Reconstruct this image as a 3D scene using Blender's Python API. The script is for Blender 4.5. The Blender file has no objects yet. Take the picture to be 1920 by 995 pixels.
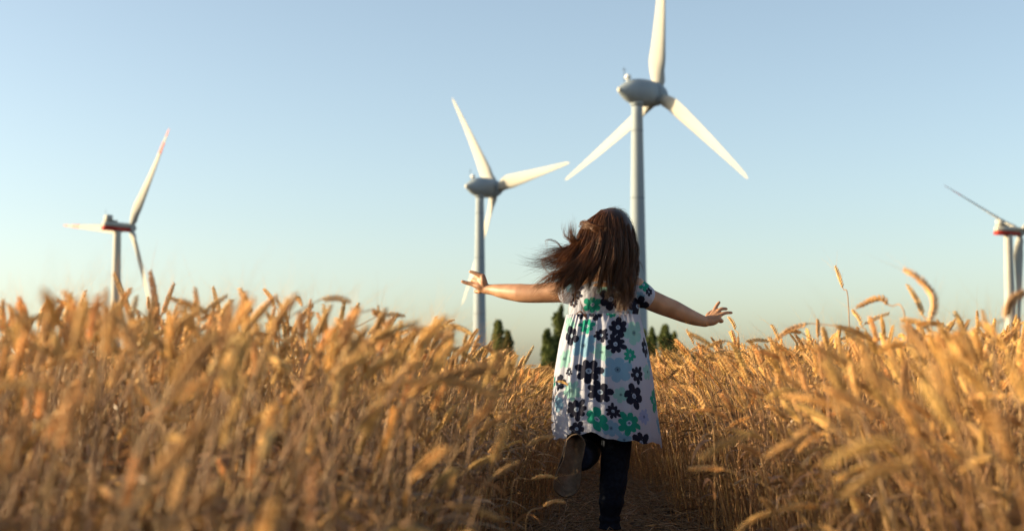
import bpy, bmesh, math, random
import numpy as np
from mathutils import Vector, Matrix
R = math.radians
rng = np.random.default_rng(7)
random.seed(7)
SC = bpy.context.scene
COL = SC.collection

# ------------------------------------------------------------ camera, sky, sun, exposure
CAMZ, PITCH, FPX = 0.60, R(4.28), 2666.67
cam_d = bpy.data.cameras.new('camera'); cam = bpy.data.objects.new('camera', cam_d); COL.objects.link(cam)
cam.location = (0, 0, CAMZ); cam.rotation_euler = (R(90) + PITCH, 0, 0)
cam_d.lens = 50; cam_d.sensor_width = 36; cam_d.clip_end = 20000; cam_d.clip_start = 0.02
cam_d.dof.use_dof = True; cam_d.dof.focus_distance = 4.80; cam_d.dof.aperture_fstop = 4.4
SC.camera = cam

SUN_EL, SUN_AL = R(11.5), R(2)          # sun on the left, a touch beyond the girl
sdir = Vector((-math.cos(SUN_AL) * math.cos(SUN_EL), math.sin(SUN_AL) * math.cos(SUN_EL), math.sin(SUN_EL)))
W = bpy.data.worlds.new('World'); SC.world = W; W.use_nodes = True
wn = W.node_tree.nodes; wl = W.node_tree.links
bg = wn['Background']
sky = wn.new('ShaderNodeTexSky'); sky.sky_type = 'NISHITA'; sky.sun_disc = False
sky.sun_elevation = SUN_EL; sky.sun_rotation = math.atan2(sdir.x, sdir.y)
sky.air_density = 0.8; sky.dust_density = 1.5; sky.ozone_density = 0.5; sky.altitude = 0
hsv = wn.new('ShaderNodeHueSaturation'); hsv.inputs['Saturation'].default_value = 0.80     # white balance of the sky light
wbm = wn.new('ShaderNodeMix'); wbm.data_type = 'RGBA'; wbm.blend_type = 'MULTIPLY'; wbm.inputs[0].default_value = 1.0
wbm.inputs[7].default_value = (0.925, 0.985, 1.0, 1)
wl.new(sky.outputs[0], hsv.inputs['Color']); wl.new(hsv.outputs[0], wbm.inputs[6]); wl.new(wbm.outputs[2], bg.inputs[0]); bg.inputs[1].default_value = 0.120
sun_d = bpy.data.lights.new('sun', 'SUN'); sun_d.energy = 5.0; sun_d.angle = R(0.5); sun_d.color = (1.0, 0.79, 0.47)
sun = bpy.data.objects.new('sun', sun_d); COL.objects.link(sun)
sun.rotation_euler = sdir.to_track_quat('Z', 'Y').to_euler()
SC.view_settings.view_transform = 'Standard'; SC.view_settings.look = 'None'
SC.view_settings.exposure = 1.12; SC.view_settings.gamma = 1.0; SC.view_settings.use_curve_mapping = False
SC.cycles.use_denoising = True
SC.cycles.max_bounces = 6; SC.cycles.transparent_max_bounces = 8
SC.cycles.sample_clamp_indirect = 6

cp, sp_ = math.cos(PITCH), math.sin(PITCH)
def P(px, py, y):
    """world point on the plane Y=y seen at photo pixel (px,py)"""
    a = (px - 960) / FPX; b = -(py - 497.5) / FPX
    d = np.array([a, cp - b * sp_, sp_ + b * cp])
    return np.array([0, 0, CAMZ]) + d * (y / d[1])
def proj(p):
    x, y, z = p[..., 0], p[..., 1], p[..., 2] - CAMZ
    depth = y * cp + z * sp_; up = -y * sp_ + z * cp
    return 960 + FPX * x / depth, 497.5 - FPX * up / depth

# ------------------------------------------------------------ helpers
def tag(o, label=None, cat=None, group=None, kind=None):
    if label: o['label'] = label
    if cat: o['category'] = cat
    if group: o['group'] = group
    if kind: o['kind'] = kind
    return o
def empty(name, loc=(0, 0, 0), label=None, cat=None, group=None):
    o = bpy.data.objects.new(name, None); COL.objects.link(o); o.location = loc
    o.empty_display_size = 0.1
    return tag(o, label, cat, group)
class MB:
    def __init__(s): s.v = []; s.f = []; s.n = 0; s.mi = []
    def add(s, v, f, mi=0):
        v = np.asarray(v, float); s.v.append(v)
        s.f.extend([tuple(int(i) + s.n for i in q) for q in f]); s.mi.extend([mi] * len(f)); s.n += len(v)
    def mesh(s, name, mats, smooth=True):
        me = bpy.data.meshes.new(name)
        V = np.concatenate(s.v) if s.v else np.zeros((0, 3))
        me.from_pydata(V.tolist(), [], s.f); 
        for m in (mats if isinstance(mats, (list, tuple)) else [mats]): me.materials.append(m)
        if len(set(s.mi)) > 1: me.polygons.foreach_set('material_index', s.mi)
        if smooth: me.polygons.foreach_set('use_smooth', [True] * len(s.f))
        me.update(); return me
    def build(s, name, mats, parent=None, smooth=True, link=True):
        o = bpy.data.objects.new(name, s.mesh(name, mats, smooth))
        if link: COL.objects.link(o)
        if parent:
            o.parent = parent
        return o
def world_to_parent(mb, loc):
    for a in mb.v: a -= np.asarray(loc)
    return mb
def frames(pts):
    pts = np.asarray(pts, float); n = len(pts)
    t = np.gradient(pts, axis=0); t /= np.linalg.norm(t, axis=1)[:, None] + 1e-12
    ref = np.array([0, 1, 0]) if abs(t[0][1]) < .9 else np.array([1, 0, 0])
    u = np.cross(t[0], ref); u /= np.linalg.norm(u)
    U = [u]
    for i in range(1, n):
        u = U[-1] - t[i] * np.dot(U[-1], t[i]); u /= np.linalg.norm(u) + 1e-12; U.append(u)
    U = np.array(U); return t, U, np.cross(t, U)
def tube(mb, pts, rad, sides=6, cap=True, mi=0, flat=1.0):
    pts = np.asarray(pts, float); n = len(pts); rad = np.broadcast_to(np.asarray(rad, float), (n,))
    t, U, V = frames(pts)
    a = np.arange(sides) * 2 * math.pi / sides
    ring = pts[:, None] + rad[:, None, None] * (np.cos(a)[None, :, None] * U[:, None] + flat * np.sin(a)[None, :, None] * V[:, None])
    f = []
    for i in range(n - 1):
        for j in range(sides):
            k = (j + 1) % sides
            f.append((i * sides + j, i * sides + k, (i + 1) * sides + k, (i + 1) * sides + j))
    if cap:
        f.append(tuple(range(sides))[::-1]); f.append(tuple((n - 1) * sides + j for j in range(sides)))
    mb.add(ring.reshape(-1, 3), f, mi)
def ellipsoid(mb, c, r, M=None, nu=16, nv=12, mi=0):
    th = np.linspace(0, math.pi, nv + 1)[1:-1]; ph = np.arange(nu) * 2 * math.pi / nu
    v = [[0, 0, 1.]] + [[math.sin(a) * math.cos(b), math.sin(a) * math.sin(b), math.cos(a)] for a in th for b in ph] + [[0, 0, -1.]]
    v = np.array(v) * np.asarray(r)
    if M is not None: v = v @ np.array(M).T
    v = v + np.asarray(c)
    f = []
    m = nv - 1
    for j in range(nu): f.append((0, 1 + j, 1 + (j + 1) % nu))
    for i in range(m - 1):
        for j in range(nu):
            k = (j + 1) % nu
            f.append((1 + i * nu + j, 1 + (i + 1) * nu + j, 1 + (i + 1) * nu + k, 1 + i * nu + k))
    l = 1 + m * nu
    for j in range(nu): f.append((l, 1 + (m - 1) * nu + (j + 1) % nu, 1 + (m - 1) * nu + j))
    mb.add(v, f, mi)
def capsule(mb, chain, sides=16, sub=6):
    """closed organic tube through [(point, radius), ...] with rounded ends"""
    p = np.array([c[0] for c in chain], float); r = np.array([c[1] for c in chain], float)
    if len(p) > 2:
        p, r = spline(p, sub * (len(p) - 1) + 1, r)
    else:
        t = np.linspace(0, 1, sub)[:, None]; p = p[0] * (1 - t) + p[1] * t; r = r[0] * (1 - t[:, 0]) + r[1] * t[:, 0]
    d0 = p[0] - p[1]; d0 /= np.linalg.norm(d0); d1 = p[-1] - p[-2]; d1 /= np.linalg.norm(d1)
    a = np.linspace(0, math.pi / 2, 5)[1:]
    pre = [(p[0] + d0 * r[0] * math.sin(x), r[0] * max(math.cos(x), .05)) for x in a[::-1]]
    post = [(p[-1] + d1 * r[-1] * math.sin(x), r[-1] * max(math.cos(x), .05)) for x in a]
    pp = np.array([q[0] for q in pre] + list(p) + [q[0] for q in post])
    rr = np.array([q[1] for q in pre] + list(r) + [q[1] for q in post])
    tube(mb, pp, rr, sides)
def spline(p, n, r=None):
    """catmull-rom resample"""
    p = np.asarray(p, float); m = len(p)
    q = np.vstack([2 * p[0] - p[1], p, 2 * p[-1] - p[-2]])
    s = np.linspace(0, m - 1, n); i = np.minimum(s.astype(int), m - 2); t = (s - i)[:, None]
    a, b, c, d = q[i], q[i + 1], q[i + 2], q[i + 3]
    out = .5 * (2 * b + (c - a) * t + (2 * a - 5 * b + 4 * c - d) * t ** 2 + (3 * b - a - 3 * c + d) * t ** 3)
    if r is None: return out
    rr = np.interp(s, np.arange(m), r); return out, rr
def remesh(mb, name, mat, voxel, smooth_it=6, parent=None):
    o = mb.build('tmp', mat)
    m = o.modifiers.new('r', 'REMESH'); m.mode = 'VOXEL'; m.voxel_size = voxel; m.use_smooth_shade = True
    s = o.modifiers.new('s', 'SMOOTH'); s.factor = .5; s.iterations = smooth_it
    dg = bpy.context.evaluated_depsgraph_get()
    me = bpy.data.meshes.new_from_object(o.evaluated_get(dg)); me.name = name
    bpy.data.objects.remove(o)
    if not me.materials: me.materials.append(mat)
    me.polygons.foreach_set('use_smooth', [True] * len(me.polygons))
    o = bpy.data.objects.new(name, me); COL.objects.link(o)
    if parent: o.parent = parent
    return o

# ------------------------------------------------------------ materials
def mat(name, col=(.5, .5, .5), rough=.6, spec=.4):
    m = bpy.data.materials.new(name); m.use_nodes = True
    b = m.node_tree.nodes['Principled BSDF']
    b.inputs['Base Color'].default_value = (*col, 1); b.inputs['Roughness'].default_value = rough
    b.inputs['Specular IOR Level'].default_value = spec
    return m
def nodes(m): return m.node_tree.nodes, m.node_tree.links, m.node_tree.nodes['Principled BSDF']
def noise_mix(m, c1, c2, scale=10, detail=4, coord='Object', lo=.35, hi=.65, stretch=None):
    n, l, b = nodes(m)
    tc = n.new('ShaderNodeTexCoord'); src = tc.outputs[coord]
    if stretch:
        mp = n.new('ShaderNodeMapping'); mp.inputs['Scale'].default_value = stretch; l.new(src, mp.inputs[0]); src = mp.outputs[0]
    nz = n.new('ShaderNodeTexNoise'); nz.inputs['Scale'].default_value = scale; nz.inputs['Detail'].default_value = detail
    l.new(src, nz.inputs['Vector'])
    r = n.new('ShaderNodeValToRGB'); r.color_ramp.elements[0].position = lo; r.color_ramp.elements[1].position = hi
    r.color_ramp.elements[0].color = (*c1, 1); r.color_ramp.elements[1].color = (*c2, 1)
    l.new(nz.outputs['Fac'], r.inputs[0]); l.new(r.outputs[0], b.inputs['Base Color'])
    return nz, r
def bump(m, nz, strength=.3, dist=.002):
    n, l, b = nodes(m)
    bp = n.new('ShaderNodeBump'); bp.inputs['Strength'].default_value = strength; bp.inputs['Distance'].default_value = dist
    l.new(nz.outputs['Fac'], bp.inputs['Height']); l.new(bp.outputs[0], b.inputs['Normal'])
def translucent(m, fac, col_socket=None, tint=(1, .8, .5)):
    n, l, b = nodes(m)
    out = [x for x in n if x.type == 'OUTPUT_MATERIAL'][0]
    t = n.new('ShaderNodeBsdfTranslucent'); mx = n.new('ShaderNodeMixShader'); mx.inputs[0].default_value = fac
    if col_socket is not None:
        l.new(col_socket, t.inputs[0])
    else: t.inputs[0].default_value = (*tint, 1)
    l.new(b.outputs[0], mx.inputs[1]); l.new(t.outputs[0], mx.inputs[2]); l.new(mx.outputs[0], out.inputs[0])

def wheat_mat(name, dark, light, tl):
    m = mat(name, rough=.5, spec=.45)
    n, l, b = nodes(m)
    nz, ramp = noise_mix(m, dark, light, 55, 3, lo=.3, hi=.7)
    oi = n.new('ShaderNodeObjectInfo')
    hs = n.new('ShaderNodeHueSaturation')
    mr = n.new('ShaderNodeMapRange'); mr.inputs['To Min'].default_value = .70; mr.inputs['To Max'].default_value = 1.25
    l.new(oi.outputs['Random'], mr.inputs[0]); l.new(mr.outputs[0], hs.inputs['Value'])
    mth = n.new('ShaderNodeMath'); mth.operation = 'MULTIPLY'; mth.inputs[1].default_value = 7.31
    fr = n.new('ShaderNodeMath'); fr.operation = 'FRACT'
    mh = n.new('ShaderNodeMapRange'); mh.inputs['To Min'].default_value = .489; mh.inputs['To Max'].default_value = .508
    l.new(oi.outputs['Random'], mth.inputs[0]); l.new(mth.outputs[0], fr.inputs[0]); l.new(fr.outputs[0], mh.inputs[0]); l.new(mh.outputs[0], hs.inputs['Hue'])
    l.new(ramp.outputs[0], hs.inputs['Color']); l.new(hs.outputs[0], b.inputs['Base Color'])
    translucent(m, tl, hs.outputs[0])
    return m
M_EAR = wheat_mat('ear_husk', (.46, .235, .066), (.92, .57, .195), .22)
M_STEM = wheat_mat('straw_stem', (.22, .112, .042), (.47, .265, .10), .12)
M_LEAF = wheat_mat('dry_leaf', (.20, .105, .042), (.40, .23, .10), .30)
M_SHADESTRAW = wheat_mat('shaded_straw', (.12, .07, .03), (.30, .19, .085), .1)  # straw colour darkened to put the path's deep shade into it
M_DARKEAR = wheat_mat('ripe_brown_husk', (.34, .15, .045), (.55, .28, .085), .18)

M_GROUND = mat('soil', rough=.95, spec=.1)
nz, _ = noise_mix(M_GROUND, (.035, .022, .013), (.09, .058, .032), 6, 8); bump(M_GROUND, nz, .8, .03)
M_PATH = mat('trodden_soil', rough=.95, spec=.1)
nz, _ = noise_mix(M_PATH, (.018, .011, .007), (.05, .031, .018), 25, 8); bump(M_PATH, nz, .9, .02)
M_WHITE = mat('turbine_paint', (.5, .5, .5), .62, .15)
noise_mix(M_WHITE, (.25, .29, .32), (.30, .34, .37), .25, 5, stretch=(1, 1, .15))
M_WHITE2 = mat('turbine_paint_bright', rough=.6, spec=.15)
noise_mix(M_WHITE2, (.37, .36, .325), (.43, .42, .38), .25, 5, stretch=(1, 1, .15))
M_RED = mat('red_band_paint', (.40, .03, .02), .5, .3)
M_DARK = mat('dark_joint', (.10, .11, .12), .6, .3)

# ------------------------------------------------------------ ground and path
PC = lambda y: 0.10 + 0.052 * y                      # path centre line
def grid(name, x0, x1, y0, y1, nx, ny, z, m, kind='structure'):
    xs = np.linspace(x0, x1, nx); ys = np.linspace(y0, y1, ny)
    X, Y = np.meshgrid(xs, ys); Z = z(X, Y)
    v = np.stack([X, Y, Z], -1).reshape(-1, 3)
    f = [(j * nx + i, j * nx + i + 1, (j + 1) * nx + i + 1, (j + 1) * nx + i) for j in range(ny - 1) for i in range(nx - 1)]
    mb = MB(); mb.add(v, f); return tag(mb.build(name, m), kind=kind)
mbg = MB(); mbg.add([(-9000, -9000, 0), (9000, -9000, 0), (9000, 9000, 0), (-9000, 9000, 0)], [(0, 1, 2, 3)])
tag(mbg.build('ground', M_GROUND, smooth=False), kind='structure')
# trodden path, bumpy sheet that follows the gap
ys = np.linspace(-1.5, 24, 320); us = np.linspace(-1, 1, 40)
v = []
for y in ys:
    for u in us:
        h = .006 + (.010 * (1 - u * u) * (math.sin(y * 9 + u * 5) * .5 + math.sin(y * 23 - u * 11) * .35 + .9))
        v.append((PC(y) + u * .42, y, h))
nx = len(us)
f = [(j * nx + i, j * nx + i + 1, (j + 1) * nx + i + 1, (j + 1) * nx + i) for j in range(len(ys) - 1) for i in range(nx - 1)]
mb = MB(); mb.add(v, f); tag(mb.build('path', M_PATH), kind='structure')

# ------------------------------------------------------------ wind turbines
def blade(mb, L, root_r, max_c, pitch, bands=None, A=None):
    """airfoil loft along +Z, chord in the Y direction, thickness along X"""
    st = np.array([0, .03, .08, .14, .2, .3, .45, .6, .75, .8, .86, .92, .97, .995, 1.0])
    ch = np.interp(st, [0, .03, .08, .2, .45, .7, .9, .97, 1], [2 * root_r, 2 * root_r, max_c * .72, max_c, max_c * .72, max_c * .46, max_c * .27, max_c * .17, .05])
    th = np.interp(st, [0, .03, .2, .5, 1], [1, 1, .34, .22, .14])
    tw = np.interp(st, [0, .1, .3, .6, 1], [20, 20, 11, 4, 0]) + pitch
    bend = -.035 * L * st ** 2
    a = np.arange(20) * 2 * math.pi / 20
    rows = []
    for s, c, t, w, bd in zip(st, ch, th, tw, bend):
        y = np.cos(a) * .5 * c; 
        taper = np.clip(1 - (y / c + .5), 0, 1) ** .35 if s > .1 else 1.0
        x = np.sin(a) * .5 * c * t * (taper if s > .1 else 1)
        off = (-.18 * c if s > .1 else -.06 * c * (s / .1))
        y = y - off
        w = R(w); X = x * math.cos(w) - y * math.sin(w); Y = x * math.sin(w) + y * math.cos(w)
        rows.append(np.stack([X + bd, Y, np.full(20, s * L)], -1))
    v = np.concatenate(rows)
    if A is not None: v = v @ np.array(A).T
    for i in range(len(st) - 1):
        mi = 1 if (bands and any(lo - 1e-6 <= st[i] < hi - 1e-6 for lo, hi in bands)) else 0
        ff = [(i * 20 + j, i * 20 + (j + 1) % 20, (i + 1) * 20 + (j + 1) % 20, (i + 1) * 20 + j) for j in range(20)]
        mb.f.extend([tuple(q + mb.n for q in w_) for w_ in ff]); mb.mi.extend([mi] * 20)
    mb.f.append(tuple(mb.n + (len(st) - 1) * 20 + j for j in range(20))); mb.mi.append(1 if bands else 0)
    mb.v.append(v); mb.n += len(v)
def lathe_x(mb, prof, seg=40, z0=0, mi=0, sq=1.0):
    a = np.arange(seg) * 2 * math.pi / seg
    rows = [np.stack([np.full(seg, x), r * np.cos(a), r * sq * np.sin(a) + z0], -1) for x, r in prof]
    f = [(i * seg + j, i * seg + (j + 1) % seg, (i + 1) * seg + (j + 1) % seg, (i + 1) * seg + j) for i in range(len(prof) - 1) for j in range(seg)]
    f.append(tuple(range(seg))[::-1]); f.append(tuple((len(prof) - 1) * seg + j for j in range(seg)))
    mb.add(np.concatenate(rows), f, mi)
def box(mb, c, s, bev=.12, mi=0):
    bm = bmesh.new(); bmesh.ops.create_cube(bm, size=1)
    bmesh.ops.scale(bm, vec=s, verts=bm.verts); bmesh.ops.translate(bm, vec=c, verts=bm.verts)
    if bev: bmesh.ops.bevel(bm, geom=bm.edges[:], offset=bev, segments=3, affect='EDGES')
    bm.verts.index_update()
    mb.add([tuple(v.co) for v in bm.verts], [[v.index for v in f.verts] for f in bm.faces], mi); bm.free()
def turbine(kind, hub_px, depth, delta, theta, L, front, label, pitch=0, tower_r=(2.3, 1.25)):
    hub = P(hub_px[0], hub_px[1], depth)
    ax = np.array([math.sin(R(delta)), math.cos(R(delta)), 0])        # from tower towards the rotor
    tw = hub - ax * front; tw[2] = 0
    root = empty('wind_turbine', tuple(tw), label, 'wind turbine', 'wind turbines beyond the field')
    root.rotation_euler = (0, 0, math.atan2(ax[1], ax[0]))           # local +X = rotor axis
    H = hub[2]
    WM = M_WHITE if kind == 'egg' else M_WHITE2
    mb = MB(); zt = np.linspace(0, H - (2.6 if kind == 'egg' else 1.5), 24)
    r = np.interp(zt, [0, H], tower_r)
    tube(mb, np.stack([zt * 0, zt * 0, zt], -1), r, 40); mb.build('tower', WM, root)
    for zz in (.32, .62, .86):
        mb = MB(); z = H * zz; rr = np.interp(z, [0, H], tower_r) + .02
        tube(mb, [(0, 0, z - .09), (0, 0, z + .09)], rr, 40); mb.build('flange', M_DARK if kind == 'egg' else WM, root)
    if kind == 'egg':
        e = L * .0785                                                  # max radius of the nacelle
        mb = MB()
        prof = [(-6.6, .62), (-6.5, .75), (-6.0, 1.05), (-5, 1.65), (-3.5, 2.35), (-1.5, 2.95), (.5, 3.2), (2.5, 3.22), (4.3, 3.02)]
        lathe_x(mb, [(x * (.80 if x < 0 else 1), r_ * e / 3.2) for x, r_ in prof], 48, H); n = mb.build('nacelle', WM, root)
        mb = MB(); lathe_x(mb, [(-5.58, .45), (-5.53, .6), (-5.24, .64)], 32, H); mb.build('tail_cap', M_WHITE2, root)
        mb = MB(); lathe_x(mb, [(4.28, 2.88 * e / 3.2), (4.42, 2.88 * e / 3.2)], 48, H); mb.build('joint', M_DARK, root)
        mb = MB(); lathe_x(mb, [(4.4, 2.98 * e / 3.2), (5.5, 2.9 * e / 3.2), (6.5, 2.6 * e / 3.2), (7.6, 2.0 * e / 3.2), (8.4, 1.3 * e / 3.2), (8.8, .6 * e / 3.2), (8.95, .1)], 48, H); mb.build('spinner', WM, root)
        mb = MB(); tube(mb, [(0, 0, H - 3.6), (0, 0, H - 2.0)], [tower_r[1] * 1.0, tower_r[1] * 1.75], 40); mb.build('yaw_collar', WM, root)
        # beacon and mast on the back
        mb = MB(); tube(mb, [(-2.7, 0, H + 2.0), (-2.7, 0, H + 3.0)], .35, 16); ellipsoid(mb, (-2.7, 0, H + 3.3), (.85, .85, .75)); be = mb.build('beacon', M_BEACON, root)
        mb = MB(); tube(mb, [(-3.5, .3, H + 1.6), (-3.5, .3, H + 5.6)], .07, 8); tube(mb, [(-4.1, .3, H + 5.0), (-2.9, .3, H + 5.0)], .05, 8); mb.build('mast', M_DARK, root)
        hubx = front; rr0, mc = .95, L * .112
    else:
        mb = MB(); box(mb, (-.6, 0, H + .55), (11.5, 3.4, 2.0), .35); mb.build('nacelle', WM, root)
        mb = MB(); box(mb, (-.6, 0, H - 1.0), (11.9, 3.5, 1.35), .3); mb.build('red_hull', M_RED, root)
        mb = MB(); box(mb, (-4.3, 0, H + 2.9), (2.4, 3.2, 2.6), .3); mb.build('cooler', WM, root)
        mb = MB(); box(mb, (-1.6, 0, H + 1.9), (2.6, 2.2, 1.0), .3); mb.build('hatch', WM, root)
        mb = MB(); tube(mb, [(-5.2, .4, H + 4.1), (-5.2, .4, H + 6.3)], .06, 8); mb.build('mast', M_DARK, root)
        mb = MB(); lathe_x(mb, [(5.0, 1.4), (5.3, 1.75), (front + .9, 1.75), (front + 1.9, 1.2), (front + 2.3, .3)], 32, H); mb.build('spinner', WM, root)
        hubx = front; rr0, mc = .85, L * .095
    for k in range(3):
        th = R(theta + 120 * k)
        # blade local +Z span -> direction in the rotor plane; screen-right is -Y local (disk direction h)
        A = Matrix.Rotation(th, 3, 'X')
        mb = MB(); blade(mb, L, rr0, mc, pitch, bands=None if kind == 'egg' else [(.75, .86), (.92, 1.01)])
        b = mb.build('blade', [M_WHITE2, M_RED], root)
        b.location = (hubx, 0, H); b.rotation_euler = (th, 0, 0)
    return root
M_BEACON = mat('beacon_white', (.85, .84, .80), .12, .9)
turbine('egg', (1234, 178), 338, 57.4, 6.3, 41, 6.4, 'largest white wind turbine right of the girl, its top blade cut off', pitch=6)
turbine('egg', (929, 354), 460, 54.0, -35, 41, 6.2, 'white wind turbine with egg-shaped nacelle rising behind the girl\'s left hand', pitch=6)
turbine('box', (245, 427), 562, 39.4, 35.0, 45, 6.2, 'distant red-banded wind turbine with boxy red nacelle above the wheat on the left', pitch=4, tower_r=(2.2, 1.4))
turbine('box', (1912.5, 434.5), 560, 61.5, -59, 45, 6.6, 'red-hulled wind turbine cut by the right edge of the picture', pitch=92, tower_r=(2.4, 1.6))

# ------------------------------------------------------------ poplar trees
M_LEAVES = mat('poplar_leaf', rough=.7, spec=.2)
nz, rp = noise_mix(M_LEAVES, (.05, .075, .022), (.15, .17, .05), .55, 3)
translucent(M_LEAVES, .3, rp.outputs[0])
M_BARK = mat('bark', rough=.9); noise_mix(M_BARK, (.10, .08, .06), (.2, .17, .13), 3, 5, stretch=(1, 1, .2))
def poplar(px, top_py, wpx, y, label, seed):
    r = np.random.default_rng(seed)
    top = P(px, top_py, y); H = top[2]; Wd = wpx * y / FPX / 2
    root = empty('poplar_tree', (top[0], y, 0), label, 'tree', 'poplar trees beyond the field')
    mb = MB(); z = np.linspace(0, H * .93, 12)
    tube(mb, np.stack([.15 * np.sin(z * .5), .1 * np.cos(z * .7), z], -1), np.interp(z, [0, H], [.38, .04]), 10)
    clumps = []
    for i in range(46):
        h = H * (.12 + .84 * (i + r.random()) / 46); a = r.random() * 6.283
        env = Wd * (np.interp(h / H, [0, .15, .4, .7, .9, 1], [.45, .8, 1, .8, .42, .08])) * (.75 + .5 * r.random())
        rad = env * (.25 + .6 * r.random())
        c = np.array([math.cos(a) * rad, math.sin(a) * rad, h]); s = np.array([0, 0, h - rad * 1.8 - .3])
        t = np.linspace(0, 1, 5)[:, None]; tube(mb, s * (1 - t) + c * t + np.array([0, 0, -.3]) * np.sin(t * 3.14), np.linspace(.09, .02, 5), 5)
        clumps.append((c, env * (.22 + .25 * r.random()), env * (.5 + .6 * r.random())))
    mb.build('trunk', M_BARK, root)
    vs = []
    for c, rr, rz in clumps:
        n = 95
        d = r.normal(size=(n, 3)); d /= np.linalg.norm(d, axis=1)[:, None]; d *= (r.random(n) ** .45)[:, None]
        pc = c + d * np.array([rr + .25, rr + .25, rz + .3])
        s = .16 + .2 * r.random(n)
        u = r.normal(size=(n, 3)); u /= np.linalg.norm(u, axis=1)[:, None]
        w = np.cross(u, r.normal(size=(n, 3))); w /= np.linalg.norm(w, axis=1)[:, None]
        q = np.stack([pc - u * s[:, None], pc + w * s[:, None] * .7, pc + u * s[:, None], pc - w * s[:, None] * .7], 1)
        vs.append(q.reshape(-1, 3))
    v = np.concatenate(vs); mb = MB(); mb.add(v, [(4 * i, 4 * i + 1, 4 * i + 2, 4 * i + 3) for i in range(len(v) // 4)])
    mb.build('crown', M_LEAVES, root, smooth=False)
poplar(934, 598, 30, 300, 'pointed poplar just right of the tower behind the girl\'s left hand', 1)
poplar(952, 618, 20, 306, 'short slim poplar at the right end of the pair near the second tower', 2)
poplar(1027, 617, 30, 296, 'stocky dark poplar at the left side of the dress', 3)
poplar(1050, 571, 34, 300, 'tallest poplar, half hidden behind the girl\'s waist', 4)
poplar(1090, 600, 36, 304, 'poplar standing hidden behind the flowered dress', 5)
poplar(1208, 618, 24, 298, 'narrow poplar touching the right side of the dress', 6)
poplar(1222, 613, 20, 303, 'thin poplar between two others right of the dress', 7)
poplar(1248, 607, 28, 297, 'bushy poplar under the girl\'s right elbow', 8)
poplar(1264, 622, 20, 305, 'low rightmost poplar under the girl\'s right forearm', 9)

# ------------------------------------------------------------ wheat
def make_ear(mb, path, rng_, width=1.0, detail=2, awns=True):
    """spikelets in two rows along path (ear base -> tip), path resampled"""
    L0 = np.sum(np.linalg.norm(np.diff(np.asarray(path), axis=0), axis=1))
    n = max(8, int(L0 / (.0038 if detail == 2 else .0056)))
    pts = spline(path, n + 2); t, U, V = frames(pts)
    L = np.sum(np.linalg.norm(np.diff(pts, axis=0), axis=1))
    tube(mb, pts, .0010 * width, 4)
    sides = 5 if detail == 2 else 4
    width = width * .80
    for i in range(1, n + 1):
        f = i / n
        taper = np.interp(f, [0, .12, .5, .85, 1], [.62, .95, 1, .82, .6]) * width
        sd = 1 if i % 2 else -1
        for k, (lat, out) in enumerate(((-.55, .75), (0, 1.0), (.55, .75)) if detail == 2 else ((-.3, 1), (.35, .9))):
            d = t[i] * 1.0 + U[i] * sd * .38 * out + V[i] * lat * .34
            d += rng_.normal(size=3) * .05; d /= np.linalg.norm(d)
            c0 = pts[i] + U[i] * sd * .0009 * taper + V[i] * lat * .0026 * taper
            ln = (.0105 if detail == 2 else .0145) * taper * (.9 + .25 * rng_.random())
            rr = (.0020 if detail == 2 else .0025) * taper
            s = np.array([0, .3, .65, 1.0]); rad = np.array([.35, 1, .8, .08]) * rr
            bow = U[i] * sd * .0016 * taper
            sp = c0 + d * (s * ln)[:, None] + bow * np.sin(s * 3.14)[:, None]
            tube(mb, sp, rad, sides, cap=False)
        if awns and rng_.random() < (.32 if detail == 2 else .2):
            for _ in range(1):
                al = (.014 + .034 * rng_.random() + .02 * f)
                d = t[i] + U[i] * sd * .35 + V[i] * rng_.normal() * .25; d /= np.linalg.norm(d)
                s = np.linspace(0, 1, 4)[:, None]
                b = pts[i] + t[i] * .009 + U[i] * sd * .003
                tube(mb, b + d * s * al + (U[i] * sd * .3 + rng_.normal(size=3) * .2) * (s ** 2) * al * .3, [.00019, .00015, .00010, .00004], 3, cap=False)
def make_leaf(mb, base, dirv, length, width, droop, twist, rng_):
    n = 10; s = np.linspace(0, 1, n)
    h = np.array([dirv[0], dirv[1], 0]); h /= np.linalg.norm(h)
    ang = R(70) - s * droop
    dx = np.cos(ang); dz = np.sin(ang)
    x = np.concatenate([[0], np.cumsum(dx[:-1])]) * length / n; z = np.concatenate([[0], np.cumsum(dz[:-1])]) * length / n
    c = base + h * x[:, None] + np.array([0, 0, 1.]) * z[:, None]
    side = np.cross(h, [0, 0, 1.])
    w = width * np.sin(np.clip(s * 3.0 + .25, 0, 3.14)) ** .6 * .5
    tw = s * twist
    sv = side[None] * np.cos(tw)[:, None] + np.array([0, 0, 1.])[None] * np.sin(tw)[:, None]
    a = c - sv * w[:, None]; b = c + sv * w[:, None]; m_ = c + np.cross(h, side) * -w[:, None] * .25
    v = np.stack([a, m_, b], 1).reshape(-1, 3)
    f = []
    for i in range(n - 1):
        f += [(3 * i, 3 * i + 1, 3 * i + 4, 3 * i + 3), (3 * i + 1, 3 * i + 2, 3 * i + 5, 3 * i + 4)]
    mb.add(v, f, 0)
def stalk_curve(H, neck, lean, rng_, earlen):
    """centre line in local XZ: lean = early tilt, neck = final angle from vertical (deg)"""
    n = 26; Ls = H; tot = Ls + earlen
    s = np.linspace(0, 1, n)
    ang = R(lean) * s + R(neck - lean) * np.clip((s - .62) / .30, 0, 1.25) ** 1.6 * .9
    x = np.cumsum(np.sin(ang)) * tot / n; z = np.cumsum(np.cos(ang)) * tot / n
    y = .012 * np.sin(s * 5 + rng_.random() * 6) * s
    p = np.stack([x, y, z], -1); p = np.vstack([[0, 0, 0], p])
    return p
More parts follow.
